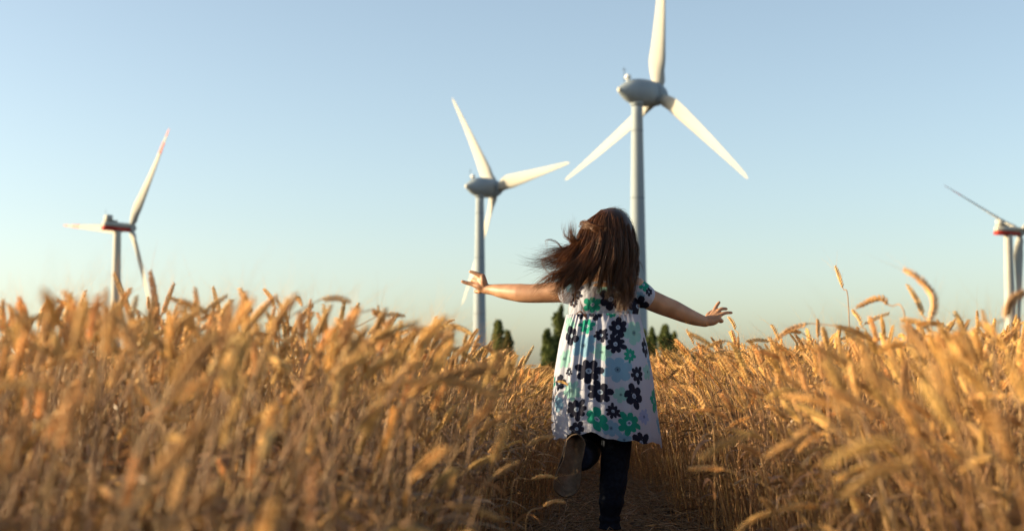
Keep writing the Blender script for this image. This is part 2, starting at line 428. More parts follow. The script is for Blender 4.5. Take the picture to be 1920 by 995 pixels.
def variant(i, neck, lean, detail, seed):
    r = np.random.default_rng(seed)
    earlen = .066 + .02 * r.random()
    p = stalk_curve(.66, neck, lean, r, earlen)
    k = int(round(len(p) * (.66 / (.66 + earlen))))
    scale = .72 / p[:, 2].max() if neck < 100 else .70 / p[:, 2].max()
    p[:, :] *= scale
    stem, ear = MB(), MB()
    sd = spline(p[:k + 1], 14)
    tube(stem, sd, np.interp(np.linspace(0, 1, 14), [0, 1], [.0021, .0010]), 5 if detail == 2 else 4, cap=False)
    for zz in (.3, .58):   # nodes of the straw
        j = int(zz * 13); tube(stem, [sd[j] - (0, 0, .003), sd[j] + (0, 0, .003)], .0027, 5)
    make_ear(ear, p[k - 0:], r, 1.0 + .2 * r.random(), detail)
    leaf = MB()
    for q in range(1):
        j = [8, 5, 3][q]; a = r.random() * 6.28
        make_leaf(leaf, sd[j], (math.cos(a), math.sin(a)), .13 + .1 * r.random(), .007 + .004 * r.random(), R(90 + 80 * r.random()), r.normal() * 2.2, r)
    return stem, ear, leaf, p[-1]
NECKS = [6, 16, 28, 42, 55, 75, 100, 130, 10, 34, 22, 88]
LEANS = [2, 4, 6, 8, 9, 10, 9, 8, 7, 14, -2, 6]
lib_hi, lib_lo = [], []
vcol = bpy.data.collections.new('wheat_variants')
for d, lib in ((2, lib_hi), (1, lib_lo)):
    for i, (nk, ln) in enumerate(zip(NECKS, LEANS)):
        s_, e_, l_, tip = variant(i, nk, ln, d, 100 + i)
        ms, me_, ml = s_.mesh('stem', M_STEM), e_.mesh('ear', M_DARKEAR if i == 7 else M_EAR), l_.mesh('leaf', M_LEAF, smooth=True)
        mb = MB(); 
        for q, mi in ((s_, 0), (e_, 1), (l_, 2)):
            mb.f.extend([tuple(a + mb.n for a in w_) for w_ in q.f]); mb.mi.extend([mi] * len(q.f)); mb.v.extend(q.v); mb.n += q.n
        o = bpy.data.objects.new('wheat_stalk_%s%02d' % ('a' if d == 2 else 'b', i), mb.mesh('wheat_stalk', [M_STEM, M_DARKEAR if i == 7 else M_EAR, M_LEAF]))
        vcol.objects.link(o); lib.append((ms, me_, ml, tip))
NV = len(NECKS)

def top_height(x, y):
    """wheat top above camera level, m (crop is uneven, shorter by the near path edge)"""
    left = x < PC(y)
    dl = np.interp(y, [0, .8, 1.6, 2.6, 3.4, 4.2, 5.2, 7, 9, 60], [.02, .032, .088, .142, .096, .066, .042, .018, .014, .02])
    dr = np.interp(y, [0, 1.0, 2.0, 3.0, 5, 10, 20, 60], [.03, .046, .080, .105, .108, .09, .06, .03])
    return np.where(left, dl, dr)
pts = []
def sow(y0, y1, dens, mleft, mright, rate=.36):
    n = int((y1 - y0) * dens * (2 * rate * (y0 + y1) / 2 + mleft + mright))
    y = y0 + (y1 - y0) * rng.random(n * 2)
    xl = -(rate * np.maximum(y, 0) + mleft); xr = rate * np.maximum(y, 0) + mright
    x = xl.min() + rng.random(n * 2) * (xr.max() - xl.min())
    keep = (x > xl) & (x < xr)
    # thin to the wanted density
    area = (y1 - y0) * (xr.max() - xl.min()); want = dens * area / (n * 2)
    keep &= rng.random(n * 2) < want if want < 1 else keep
    x, y = x[keep], y[keep]
    ragged = np.interp(y, [0, .5, 1.6, 4, 5.0, 6.2, 7.5, 9.5], [.33, .31, .34, .36, .33, .24, .14, -.2]) + .035 * np.sin(y * 3.1) + .03 * np.sin(y * 7.7 + 1) + .03 * rng.normal(size=len(y))
    off = np.abs(x - PC(y))
    ok = (off > ragged) | (y > 12)
    ok &= ~((y < .75) & (np.abs(x) < .42)) & (np.hypot(x, y) > .5)
    pts.append(np.stack([x[ok], y[ok]], -1))
sow(-.8, 1.0, 260, 2.4, 1.4); sow(1.0, 4.0, 580, 2.2, .8); sow(4, 8, 620, 1.6, .8); sow(8, 14, 260, 1, 1); sow(14, 26, 90, 1, 1); sow(26, 60, 16, 2, 2)
Pn = np.concatenate(pts); N = len(Pn)
dh = top_height(Pn[:, 0], Pn[:, 1])
topz = CAMZ + dh + np.clip(rng.normal(size=N) * .020, -.05, .034) - .24 * rng.random(N) ** 2.4 - .004
topz = np.where((Pn[:, 1] < 1.9), np.minimum(topz, CAMZ + .058 * np.maximum(Pn[:, 1], .1)), topz)
qx, _ = proj(np.stack([Pn[:, 0], np.maximum(Pn[:, 1], .25), np.full(N, CAMZ)], -1))
topz = np.where((Pn[:, 0] < PC(Pn[:, 1])) & ((qx < -60) | (Pn[:, 1] < .3)), topz - .055, topz)      # unseen crop further left, lowered so the low sun reaches the visible tops
zs = topz / .72
edge = np.clip(1 - (np.abs(Pn[:, 0] - PC(Pn[:, 1])) - .38) / .25, 0, 1)          # 1 at the path edge
wts = np.array([.16, .15, .13, .10, .07, .045, .025, .015, .13, .08, .13, .03])
wts[7] = .008; wts /= wts.sum()
idx = rng.choice(NV, N, p=wts)
# bend direction: mostly downwind (to the right), those at the edge lean into the gap
az = rng.normal(size=N) * 1.1
az = np.where(rng.random(N) < .55, rng.random(N) * 6.283, az)
az = np.where((edge > .2) & (rng.random(N) < .6), np.where(Pn[:, 0] < PC(Pn[:, 1]), 0, math.pi) + rng.normal(size=N) * .6, az)
tilt = np.abs(rng.normal(size=N)) * R(7) + edge * rng.random(N) * R(12)
tilt_az = az + rng.normal(size=N) * .5
near = Pn[:, 1] < 7
variant_idx = np.where(near, idx, idx + NV)
# rotation: tilt about horizontal axis perpendicular to tilt_az, after spin az.
def eul(az, tilt, taz):
    m = Matrix.Rotation(tilt, 3, Vector((-math.sin(taz), math.cos(taz), 0))) @ Matrix.Rotation(az, 3, 'Z')
    return m.to_euler()
ROT = np.array([tuple(eul(a, t, ta)) for a, t, ta in zip(az, tilt, tilt_az)])
wid = np.clip(rng.normal(1.0, .1, N), .8, 1.25)
SCL = np.stack([wid, wid, zs], -1)
# for stalks near the girl keep clear of her body
gx, gy = .31, 4.85
clear = np.hypot(Pn[:, 0] - gx, (Pn[:, 1] - gy)) > .25
# where is each ear tip in the photo frame
tips = np.array([lib_hi[i][3] for i in idx])
tipw = np.empty((N, 3))
for i in range(N):
    m = Matrix.Rotation(tilt[i], 3, Vector((-math.sin(tilt_az[i]), math.cos(tilt_az[i]), 0))) @ Matrix.Rotation(az[i], 3, 'Z')
    tipw[i] = np.array(m @ Vector(tips[i] * SCL[i])) + (Pn[i, 0], Pn[i, 1], 0)
tpx, tpy = proj(tipw)
# nothing right in front of the lens
dcam = np.linalg.norm(tipw - np.array([0, 0, CAMZ]), axis=1)
clear &= dcam > .48
lim = np.interp(tpx, [-200, 0, 220, 480, 700, 850, 900, 960, 1010, 1030, 1225, 1260, 1400, 1550, 1700, 1920], [535, 535, 522, 540, 565, 592, 615, 648, 676, 686, 655, 626, 600, 583, 572, 556])
clear &= ~((tpy < lim) & (tipw[:, 1] > .3) & (tpx > -200) & (tpx < 2100))
clear &= ~((tpx > 520) & (tpx < 1500) & (tipw[:, 1] < 1.3) & (tpy < 1000 - 0 * tpx))
# hand / dress silhouettes stay readable: no stray ears close in front of the girl
mpx, _ = proj(np.stack([Pn[:, 0], np.maximum(Pn[:, 1], .3), np.full(N, .35)], -1))
infront = (np.maximum(tpx, mpx) > 985) & (np.minimum(tpx, mpx) < 1255) & (Pn[:, 1] < 4.78) & (tipw[:, 1] > 0)
clear &= ~infront
inframe = (tpx > 15) & (tpx < 1905) & (tpy > 480) & (tpy < 980) & (tipw[:, 1] > .5) & clear
score = 1.0 / np.maximum(tipw[:, 1], .3) * (.35 + edge) * inframe
score *= np.where(np.abs(tpy - 600) < 90, 1.25, 1)
order = np.argsort(-score)
N_SINGLE = 262
single = set(order[:N_SINGLE].tolist())
rest = np.array([i for i in range(N) if clear[i] and i not in single])

# the countable nearest stalks: one object each
protos = {}
def stalk_label(i, v, left):
    nk = NECKS[v]
    post = 'upright' if nk < 12 else 'slightly tilted' if nk < 25 else 'leaning' if nk < 50 else 'bowed' if nk < 80 else 'level' if nk < 105 else 'nodding'
    bx, _ = proj(Pn[i][None].repeat(1, 0) @ np.array([[1, 0, 0], [0, 1, 0]]) + np.array([0, 0, .4]))
    side = 'pointing left' if tpx[i] < bx[0] else 'pointing right'
    hgt = 'on the skyline' if tpy[i] < 590 else 'just below skyline' if tpy[i] < 660 else 'halfway up' if tpy[i] < 780 else 'low'
    x = tpx[i]
    zone = ('at the far left' if x < 160 else 'in front of the left turbine' if x < 340 else 'in the left field\'s middle' if x < 640 else 'left of the path' if x < 1100
            else 'right of the path' if x < 1400 else 'in the right field\'s middle' if x < 1640 else 'right of the hooked ear' if x < 1800 else 'at the far right')
    blur = 'blurred' if tipw[i, 1] < 2.2 else 'soft'
    return '%s %s wheat ear %s, %s %s' % (blur, post, side, hgt, zone)
for i in order[:N_SINGLE]:
    v = int(idx[i]); ms, me_, ml, _ = lib_hi[v]
    left = Pn[i, 0] < PC(Pn[i, 1])
    if v not in protos:
        root = empty('wheat_stalk')
        kids = [bpy.data.objects.new('stem', ms), bpy.data.objects.new('ear', me_), bpy.data.objects.new('leaf', ml)]
        protos[v] = (root, kids)
        for k in kids: COL.objects.link(k); k.parent = root
    else:
        pr, pk = protos[v]; root = pr.copy(); COL.objects.link(root)
        for k in pk:
            c = k.copy(); COL.objects.link(c); c.parent = root
    root.location = (Pn[i, 0], Pn[i, 1], 0); root.rotation_euler = ROT[i]; root.scale = SCL[i]
    tag(root, stalk_label(i, v, left), 'wheat stalk', 'nearest wheat stalks left of the path' if left else 'nearest wheat stalks right of the path')

# all others: one field
me = bpy.data.meshes.new('wheat_field')
me.from_pydata([(Pn[i, 0], Pn[i, 1], 0) for i in rest], [], [])
a = me.attributes.new('rot', 'FLOAT_VECTOR', 'POINT'); a.data.foreach_set('vector', ROT[rest].ravel())
a = me.attributes.new('scl', 'FLOAT_VECTOR', 'POINT'); a.data.foreach_set('vector', SCL[rest].ravel())
a = me.attributes.new('vid', 'INT', 'POINT'); a.data.foreach_set('value', variant_idx[rest].astype(int))
wf = bpy.data.objects.new('wheat_field', me); COL.objects.link(wf)
tag(wf, 'dense ripe golden wheat crop on both sides of the narrow path', 'wheat', kind='stuff')
ng = bpy.data.node_groups.new('wheat_scatter', 'GeometryNodeTree')
ng.interface.new_socket('Geometry', in_out='INPUT', socket_type='NodeSocketGeometry')
ng.interface.new_socket('Geometry', in_out='OUTPUT', socket_type='NodeSocketGeometry')
n = ng.nodes; l = ng.links
gi = n.new('NodeGroupInput'); go = n.new('NodeGroupOutput')
ci = n.new('GeometryNodeCollectionInfo'); ci.inputs['Collection'].default_value = vcol
ci.inputs['Separate Children'].default_value = True; ci.inputs['Reset Children'].default_value = True
ip = n.new('GeometryNodeInstanceOnPoints'); ip.inputs['Pick Instance'].default_value = True
def na(name, ty):
    q = n.new('GeometryNodeInputNamedAttribute'); q.data_type = ty; q.inputs[0].default_value = name; return q.outputs[0]
er = n.new('FunctionNodeEulerToRotation')
l.new(gi.outputs[0], ip.inputs['Points']); l.new(ci.outputs[0], ip.inputs['Instance'])
l.new(na('vid', 'INT'), ip.inputs['Instance Index']); l.new(na('rot', 'FLOAT_VECTOR'), er.inputs[0]); l.new(er.outputs[0], ip.inputs['Rotation'])
l.new(na('scl', 'FLOAT_VECTOR'), ip.inputs['Scale']); l.new(ip.outputs[0], go.inputs[0])
wf.modifiers.new('scatter', 'NODES').node_group = ng
print('WHEAT', N, len(rest))

# hand-placed stalks that stand out in the photo: (depth, ear pixels base->tip, stem foot px shift, width, label)
HERO = [
    (3.5, [(1581, 541), (1576, 525), (1571, 511), (1566, 498)], 12, 1.0, 0, 'lone slender ear on a thin stem, standing highest over the right field'),
    (2.6, [(1667, 572), (1655, 560), (1638, 561), (1622, 568), (1606, 576)], 60, 1.25, 1, 'brown wheat ear bent over flat to the left above the right field'),
    (2.6, [(1732, 593), (1724, 572), (1714, 553), (1701, 533)], 25, 1.1, 0, 'wheat ear leaning left under the big hooked ear'),
    (2.1, [(1742, 606), (1751, 580), (1750, 556), (1735, 534), (1715, 516), (1695, 505)], 8, 1.2, 0, 'big hooked wheat ear curling to the left, highest of the right field\'s thick ears'),
    (1.75, [(1884, 598), (1892, 575), (1904, 558), (1922, 547)], 3, 1.25, 0, 'thick wheat ear curling out at the right edge before the tower foot'),
    (2.4, [(1748, 622), (1728, 607), (1708, 601), (1688, 599)], 24, 1.1, 0, 'wheat ear lying nearly level below the leaning ear in the right field'),
    (3.1, [(1616, 612), (1611, 597), (1604, 588), (1598, 580)], 8, 1.0, 0, 'short upright wheat ear just left of the bent brown ear'),
    (3.3, [(1534, 634), (1534, 620), (1534, 608), (1533, 598)], 4, 1.0, 1, 'dark brown upright ear left of the lone slender ear'),
    (4.3, [(1379, 619), (1376, 608), (1371, 600), (1366, 594)], 8, 1.1, 0, 'wheat ear just below the fingertips of the right hand'),
    (4.3, [(1301, 646), (1297, 634), (1292, 626), (1287, 617)], 6, 1.0, 0, 'wheat ear leaning left below the right wrist'),
    (3.6, [(1462, 640), (1458, 629), (1452, 617), (1446, 608)], 8, 1.0, 0, 'wheat ear leaning left midway between the right hand and the lone slender ear'),
    (2.7, [(247, 600), (238, 572), (227, 545), (214, 511)], 20, 1.25, 0, 'tall wheat ear leaning left in front of the distant left tower'),
    (2.3, [(296, 622), (293, 585), (288, 545), (281, 508)], 10, 1.25, 1, 'tall dark brown ear crossing the lowest blade of the distant left turbine'),
    (2.9, [(303, 592), (311, 572), (318, 552), (327, 530)], -16, 1.1, 0, 'wheat ear leaning right beside the tall dark brown ear on the left'),
    (3.0, [(415, 606), (411, 583), (405, 561), (399, 537)], 8, 1.15, 0, 'upright wheat ear rising over the left field between the turbine and the hand'),
    (3.2, [(514, 576), (510, 562), (503, 551), (494, 541)], 12, 1.1, 0, 'small hooked ear nodding left on the left field\'s skyline'),
    (1.9, [(566, 640), (566, 622), (564, 605), (560, 586)], 8, 1.1, 1, 'dark rust-brown blunt ear just below the left skyline'),
    (2.9, [(636, 610), (640, 595), (643, 580), (646, 562)], -6, 1.1, 0, 'upright wheat ear on the left skyline midway to the girl'),
    (3.7, [(828, 622), (831, 612), (838, 604), (852, 599)], -10, 1.05, 0, 'wheat ear hooking right just before the second tower\'s foot'),
    (2.2, [(862, 722), (890, 699), (920, 697), (952, 714)], -40, 1.2, 1, 'brown ear arching over to the right beside the dress, low on the path edge'),
    (3.9, [(980, 686), (986, 675), (993, 662), (1001, 648)], -10, 1.0, 0, 'wheat ear leaning right, last tall one before the girl\'s dress on the left'),
    (2.9, [(1040, 818), (1020, 820), (1003, 826), (985, 838)][::-1], -50, 1.0, 0, 'pale ear bending right over the path next to the raised shoe sole'),
    (3.1, [(996, 898), (1012, 893), (1028, 892), (1044, 896)], -30, .95, 0, 'pale ear lying level low in the shade left of the raised shoe'),
    (3.0, [(1018, 950), (1030, 942), (1045, 939), (1060, 941)], -30, .95, 0, 'lowest pale ear in the shade beneath the raised shoe'),
    (.98, [(322, 960), (330, 930), (340, 895), (352, 868)], 6, .8, 0, 'strongly blurred sunlit ear near the bottom left corner area'),
    (1.0, [(584, 985), (584, 950), (586, 905), (588, 868)], 2, .7, 1, 'blurred orange-brown ear at the bottom between left edge and girl'),
    (1.25, [(420, 840), (428, 800), (445, 750), (460, 702)], -6, .85, 0, 'blurred pale ear leaning right in the middle of the left field'),
    (1.35, [(205, 738), (216, 705), (230, 668), (246, 636)], -14, .9, 0, 'blurred bright ear leaning right below the left turbine tower'),
    (2.3, [(600, 700), (625, 682), (650, 672), (690, 676)], -20, 1.1, 0, 'ear bent right across the middle of the left field'),
    (1.9, [(1700, 760), (1694, 730), (1696, 700), (1700, 672)], 6, 1.05, 1, 'shadowed brown ear upright in the middle of the right field'),
    (2.3, [(1545, 715), (1541, 690), (1540, 668), (1536, 648)], 5, 1.05, 1, 'dark upright ear left of centre in the right field'),
    (3.0, [(1322, 770), (1312, 745), (1298, 731), (1278, 722)], 18, 1.1, 0, 'ear hooking left toward the dress on the right path edge'),
    (2.9, [(1370, 790), (1350, 775), (1325, 768), (1296, 770)], 30, 1.1, 1, 'brown ear drooping left lower on the right path edge'),
]
for k, (dep, ear_px, shift, wd, dk, lab) in enumerate(HERO):
    r = np.random.default_rng(500 + k)
    n_ = len(ear_px)
    ear = np.array([P(x, y, dep + .012 * i) for i, (x, y) in enumerate(ear_px)])
    d = ear[0] - ear[1]; d /= np.linalg.norm(d)
    foot = np.array([ear[0][0] + shift * dep / FPX, dep - .01, 0])
    seg = np.linalg.norm(ear[1] - ear[0])
    p1 = ear[0] + d * min(.05, ear[0][2] * .25) ; p1[2] = min(p1[2], ear[0][2] - .01)
    mid = foot * .45 + p1 * .55 + np.array([(p1[0] - foot[0]) * .10, 0, 0])
    sp = spline([foot, foot * .75 + mid * .25, mid, p1, ear[0]], 20)
    root = empty('wheat_stalk', tuple(foot), lab, 'wheat stalk', 'wheat stalks that stand out')
    mb = MB(); tube(mb, sp, np.interp(np.linspace(0, 1, 20), [0, 1], [.0021, .0011]), 6, cap=False)
    world_to_parent(mb, foot).build('stem', M_STEM, root)
    mb = MB(); make_ear(mb, ear, r, wd, 2); world_to_parent(mb, foot).build('ear', M_DARKEAR if dk else M_EAR, root)
    mb = MB(); aa = r.random() * 6.28
    make_leaf(mb, sp[11], (math.cos(aa), math.sin(aa)), .16, .008, R(130), 1.5, r); world_to_parent(mb, foot).build('leaf', M_LEAF, root)

# fallen straw on the path and at the feet of the crop
mb = MB(); r = np.random.default_rng(33)
for k in range(5200):
    y = r.uniform(1.5, 17) if k % 3 else r.uniform(4.5, 8); x = PC(y) + r.normal() * .33; a = r.random() * 6.28; L = r.uniform(.05, .32); h = r.random() ** 2 * .09 + .02
    el = r.normal() * .28
    d = np.array([math.cos(a) * math.cos(el), math.sin(a) * math.cos(el), abs(math.sin(el)) * .6])
    p0 = np.array([x, y, h * .5]); s = np.linspace(0, 1, 4)[:, None]
    p = p0 + d * s * L + np.array([0, 0, 1.]) * (-4 * (s - .5) ** 2 + 1) * L * r.uniform(0, .12)
    tube(mb, p, r.uniform(.0008, .0019), 4, cap=False)
tag(mb.build('straw_litter', M_SHADESTRAW), 'broken straw lying on the shaded path', 'straw', kind='stuff')
# weedy tangle of dry blades leaning along both path edges
mb = MB()
for k in range(2600):
    y = r.uniform(2.2, 16); sd = 1 if r.random() < .5 else -1
    x = PC(y) + sd * (.36 + abs(r.normal()) * .12); a = (math.pi if sd > 0 else 0) + r.normal() * 1.0
    make_leaf(mb, np.array([x, y, r.random() ** 1.5 * .35]), (math.cos(a), math.sin(a)), r.uniform(.08, .25), r.uniform(.003, .009), R(r.uniform(60, 170)), r.normal() * 2.5, r)
tag(mb.build('dry_grass', M_SHADESTRAW), 'dry leaf blades tangled along both edges of the path', 'dry grass', kind='stuff')
#GIRL
# ------------------------------------------------------------ the girl
Y0 = 4.85
G = lambda px, py, dy=0.0: P(px, py, Y0 + dy)
M_SKIN = mat('skin', rough=.5, spec=.4)
noise_mix(M_SKIN, (.31, .155, .085), (.42, .225, .13), 22, 6)
_b = M_SKIN.node_tree.nodes['Principled BSDF']; _b.inputs['Subsurface Weight'].default_value = .12
_b.inputs['Subsurface Radius'].default_value = (.012, .004, .002); _b.inputs['Subsurface Scale'].default_value = 1.0
girl = empty('person', (.345, Y0, 0), 'child with long windblown brown hair running away, arms spread, in a white flowered dress', 'person')
GO = np.array([.345, Y0, 0])
HC = G(1146, 449)                                           # head centre
b = MB()
ellipsoid(b, HC + (0, .002, .006), (.070, .086, .088), nu=28, nv=20)
ellipsoid(b, HC + (0, .032, -.052), (.052, .050, .055), nu=20, nv=16)       # jaw
ellipsoid(b, HC + (0, .062, -.086), (.019, .017, .015))                     # chin
ellipsoid(b, HC + (0, .084, -.030), (.0095, .012, .0085)); capsule(b, [(HC + (0, .080, .004), .0055), (HC + (0, .090, -.026), .0065)])   # nose
for s in (-1, 1):
    ellipsoid(b, HC + (s * .072, .006, -.022), (.009, .018, .028))          # ears
    ellipsoid(b, HC + (s * .030, .052, -.040), (.030, .027, .030))          # cheeks
    capsule(b, [(HC + (s * .014, .079, .018), .006), (HC + (s * .042, .069, .018), .006)])   # brow ridge
capsule(b, [(HC + (0, .0, -.06), .040), (G(1135, 514, .0), .037), (G(1134, 530, 0), .046)])     # neck
ellipsoid(b, G(1133, 562), (.098, .066, .088), nu=28, nv=20)                # chest
capsule(b, [(G(1084, 546), .042), (G(1108, 538), .046), (G(1133, 534), .050), (G(1160, 535), .046), (G(1190, 541), .042)])  # shoulder girdle
ellipsoid(b, G(1133, 612), (.082, .064, .085), nu=28, nv=20)
ellipsoid(b, G(1138, 672), (.094, .076, .080), nu=28, nv=20)                # hips
# left arm (toward photo left)
WL = G(909, 542, .165)
capsule(b, [(G(1082, 546, 0), .041), (G(1050, 547, .020), .0365), (G(1020, 549, .042), .034), (G(996, 550, .060), .0325), (G(975, 549, .080), .0325),
            (G(945, 546, .118), .0265), (G(924, 543, .148), .0195), (WL, .0165)], 20)
# right arm
WR = G(1322, 603, .09)
capsule(b, [(G(1190, 544, 0), .041), (G(1214, 559, .012), .0365), (G(1240, 571, .026), .0345), (G(1263, 580, .042), .0325), (G(1283, 589, .060), .029),
            (G(1303, 597, .076), .0245), (WR, .0185)], 20)
def finger(b, pts_, r0=.0078, r1=.0058):
    n_ = len(pts_); capsule(b, [(p, r0 + (r1 - r0) * i / (n_ - 1)) for i, p in enumerate(pts_)], 12, 5)
# left hand: back of the hand to the camera, hand bent up at the wrist
KL = [G(905, 518, 0.155), G(899, 520, 0.171), G(894, 527, 0.177), G(892, 535, 0.169)]
for k_, kk in enumerate(KL):
    capsule(b, [(WL, .0155), (WL * .45 + kk * .55 + np.array([0, -.004, .002]), .0135), (kk, .0105)], 14)
finger(b, [KL[0], G(894, 513, 0.159), G(882, 509, 0.163)], .0088, .0062)                     # little finger, lifted
finger(b, [KL[1], G(893, 517, 0.190), G(892, 520, 0.207), G(895, 523, 0.217)], .0082)         # ring, pointing away
finger(b, [KL[2], G(887, 525, 0.197), G(886, 529, 0.217), G(890, 532, 0.227)], .0084)         # middle
finger(b, [KL[3], G(883, 532, 0.175), G(874, 530, 0.178), G(867, 527.5, 0.180)], .0086, .0062)  # index
finger(b, [WL * .6 + KL[3] * .4 + np.array([0, 0, -.006]), G(900, 546, 0.190), G(892, 546, 0.207)], .0105, .0072)         # thumb
# right hand: bent up at the wrist, fingers fanned
KR = [G(1337, 587, 0.100), G(1343, 588.5, 0.092), G(1348, 592, 0.085), G(1347, 598, 0.082)]
for kk in KR:
    capsule(b, [(WR, .0165), (WR * .45 + kk * .55 + np.array([.003, -.002, -.004]), .0140), (kk, .0098)], 14)
finger(b, [KR[0], G(1341, 578, 0.104), G(1345, 571, 0.104), G(1348.5, 566.5, 0.104)], .0078, .0055)
finger(b, [KR[1], G(1349, 581, 0.094), G(1355, 578.5, 0.094), G(1362, 578.8, 0.096)], .0080, .0055)
finger(b, [KR[2], G(1355, 588, 0.084), G(1363, 586, 0.084), G(1371.5, 586, 0.086)], .0078, .0053)
finger(b, [KR[3], G(1352, 600, 0.086), G(1354, 602, 0.096), G(1350, 603, 0.104)], .0076, .0056)
finger(b, [WR * .7 + KR[0] * .3 + np.array([0, .006, 0]), G(1328, 590, 0.118), G(1335, 584, 0.130)], .0100, .0070)
# legs (under the trousers)
HR, KNR, ANR = G(1155, 700), G(1155, 838, -.01), None
footR = np.array([G(1143, 1000)[0], Y0 - .02, .055])
legR = [(G(1160, 690), .066), (G(1157, 760, .0), .056), (G(1156, 830, -.01), .044), (G(1152, 880, -.02), .040), (G(1147, 930, -.03), .036), (footR + (0, 0, .06), .026), (footR, .024)]
kneeL = G(1100, 838, .10)
ankL = G(1088, 858, -.15)
legL = [(G(1115, 690), .064), (G(1108, 760, .06), .055), (kneeL, .045), (G(1096, 850, .02), .041), (G(1092, 856, -.07), .036), (ankL, .027)]
capsule(b, legR, 20); capsule(b, legL, 20)
capsule(b, [(footR + (0, -.01, -.018), .026), (footR + (0, .06, -.026), .026), (footR + (0, .10, -.032), .020)], 16)
toeL, heelL = G(1062, 905, -.205), G(1084, 838, -.19)
capsule(b, [(ankL, .024), (heelL + (0, .035, -.01), .020), ((heelL + toeL) / 2 + (0, .036, 0), .019), (toeL + (0, .034, .01), .016)], 16)
body = remesh(world_to_parent(b, GO), 'body', M_SKIN, .0026, 7, girl)
# face: eyes, brows, lips
M_EYE = mat('eye_white', (.75, .74, .72), .15, .7); M_IRIS = mat('iris', (.08, .04, .02), .1, .8); M_LIP = mat('lip', (.42, .12, .10), .45); M_BROW = mat('brow', (.05, .025, .012), .8)
for s in (-1, 1):
    e = MB(); ellipsoid(e, HC - GO + (s * .028, .0715, -.002), (.0118, .0100, .0072)); eo = e.build('eye', M_EYE, girl)
    e = MB(); ellipsoid(e, HC - GO + (s * .028, .0808, -.002), (.0054, .0016, .0056)); e.build('iris', M_IRIS, eo)
    e = MB(); tube(e, spline([HC - GO + (s * .014, .0855, .019), HC - GO + (s * .03, .0810, .023), HC - GO + (s * .044, .0715, .018)], 8), [.0008, .0014, .0017, .0017, .0016, .0014, .001, .0005], 6); e.build('eyebrow', M_BROW, girl)
e = MB(); tube(e, spline([HC - GO + (-.016, .0745, -.060), HC - GO + (0, .0815, -.060), HC - GO + (.016, .0745, -.060)], 11), .0040 * np.sin(np.linspace(.25, 2.9, 11)), 8); e.build('mouth', M_LIP, girl)

# ---- trousers (two legs in one garment), shoes
M_JEANS = mat('dark_denim', rough=.85, spec=.2)
nz, _ = noise_mix(M_JEANS, (.004, .006, .014), (.010, .015, .028), 90, 4); bump(M_JEANS, nz, .5, .002)
b = MB()
def wrinkle(chain, grow, amp, ph):
    p = np.array([c[0] for c in chain]); rr = np.array([c[1] for c in chain]) + grow
    p, rr = spline(p, 44, rr); s = np.linspace(0, 1, 44)
    return p, rr + amp * np.sin(s * 46 + ph) * np.clip((s - .35) * 3, 0, 1) + amp * .7 * np.sin(s * 83 + 2 * ph) * np.clip((s - .4) * 3, 0, 1)
for ch, ph in ((legR[:-1] + [(footR + (0, 0, .02), .030)], 0), (legL[:-1] + [(ankL, .032), (ankL + (0, -.030, .004), .029)], 2)):
    p, rr = wrinkle(ch, .0075, .0022, ph); tube(b, p, rr, 26)
ellipsoid(b, G(1138, 672), (.099, .081, .082), nu=28, nv=20)
remesh(world_to_parent(b, GO), 'trousers', M_JEANS, .0035, 4, girl)
M_SOLE = mat('shoe_sole', rough=.9, spec=.15); nz, _ = noise_mix(M_SOLE, (.115, .078, .052), (.17, .12, .08), 60, 6); bump(M_SOLE, nz, .4, .002)
M_SHOE = mat('shoe_upper', (.10, .075, .06), .7)
def shoe(heel, toe, out, side, width=.040):
    """sole outline in the plane (toe-heel, side); out = normal of the sole, pointing away from the foot"""
    heel, toe, out, side = map(lambda q: np.array(q, float), (heel, toe, out, side))
    ax = toe - heel; L = np.linalg.norm(ax); ax /= L; side = side - ax * side.dot(ax); side /= np.linalg.norm(side); out = np.cross(ax, side) * np.sign(np.dot(np.cross(ax, side), out))
    n_ = 44; t = np.linspace(0, 2 * math.pi, n_, endpoint=False)
    u = .5 - .5 * np.cos(t)                                             # 0 heel .. 1 toe
    hw = width * np.interp(u, [0, .03, .12, .3, .45, .62, .78, .9, .97, 1], [.0, .40, .72, .74, .70, .90, 1.0, .88, .50, 0])
    sgn = np.where(t < math.pi, 1, -1)
    base = heel[None] + ax[None] * (u * L)[:, None] + side[None] * (hw * sgn + .004 * np.sin(u * 3.1) )[:, None]
    root = MB(); T = .013
    rings = [base * 1.0 + out * 0 + (heel * .5 + toe * .5 - base) * .03, base, base - out * T * .8, base - out * T + (heel * .5 + toe * .5 - base) * .02]
    rings[0] = rings[0] + out * .0015
    v = np.concatenate(rings); f = [(i * n_ + j, i * n_ + (j + 1) % n_, (i + 1) * n_ + (j + 1) % n_, (i + 1) * n_ + j) for i in range(3) for j in range(n_)]
    f.append(tuple(range(n_))); f.append(tuple(3 * n_ + j for j in range(n_))[::-1])
    root.add(v, f); sole = world_to_parent(root, GO)
    up = MB(); c = lambda u_: heel + ax * L * u_
    rr = []
    for u_, h_, w_ in ((.0, .030, .3), (.06, .050, .66), (.2, .058, .70), (.38, .052, .68), (.55, .042, .80), (.75, .034, .92), (.92, .024, .70), (.99, .012, .3)):
        aa = np.linspace(0, math.pi, 14)
        rr.append(c(u_)[None] + side[None] * (np.cos(aa) * width * w_)[:, None] - out[None] * (T * .9 + np.sin(aa) ** .8 * h_)[:, None])
    m_ = 14; v = np.concatenate(rr); f = [(i * m_ + j, i * m_ + j + 1, (i + 1) * m_ + j + 1, (i + 1) * m_ + j) for i in range(7) for j in range(m_ - 1)]
    f.append(tuple(range(m_))); f.append(tuple(7 * m_ + j for j in range(m_))[::-1])
    up.add(v, f); u_o = world_to_parent(up, GO).build('shoe', M_SHOE, girl); sole.build('sole', M_SOLE, u_o)
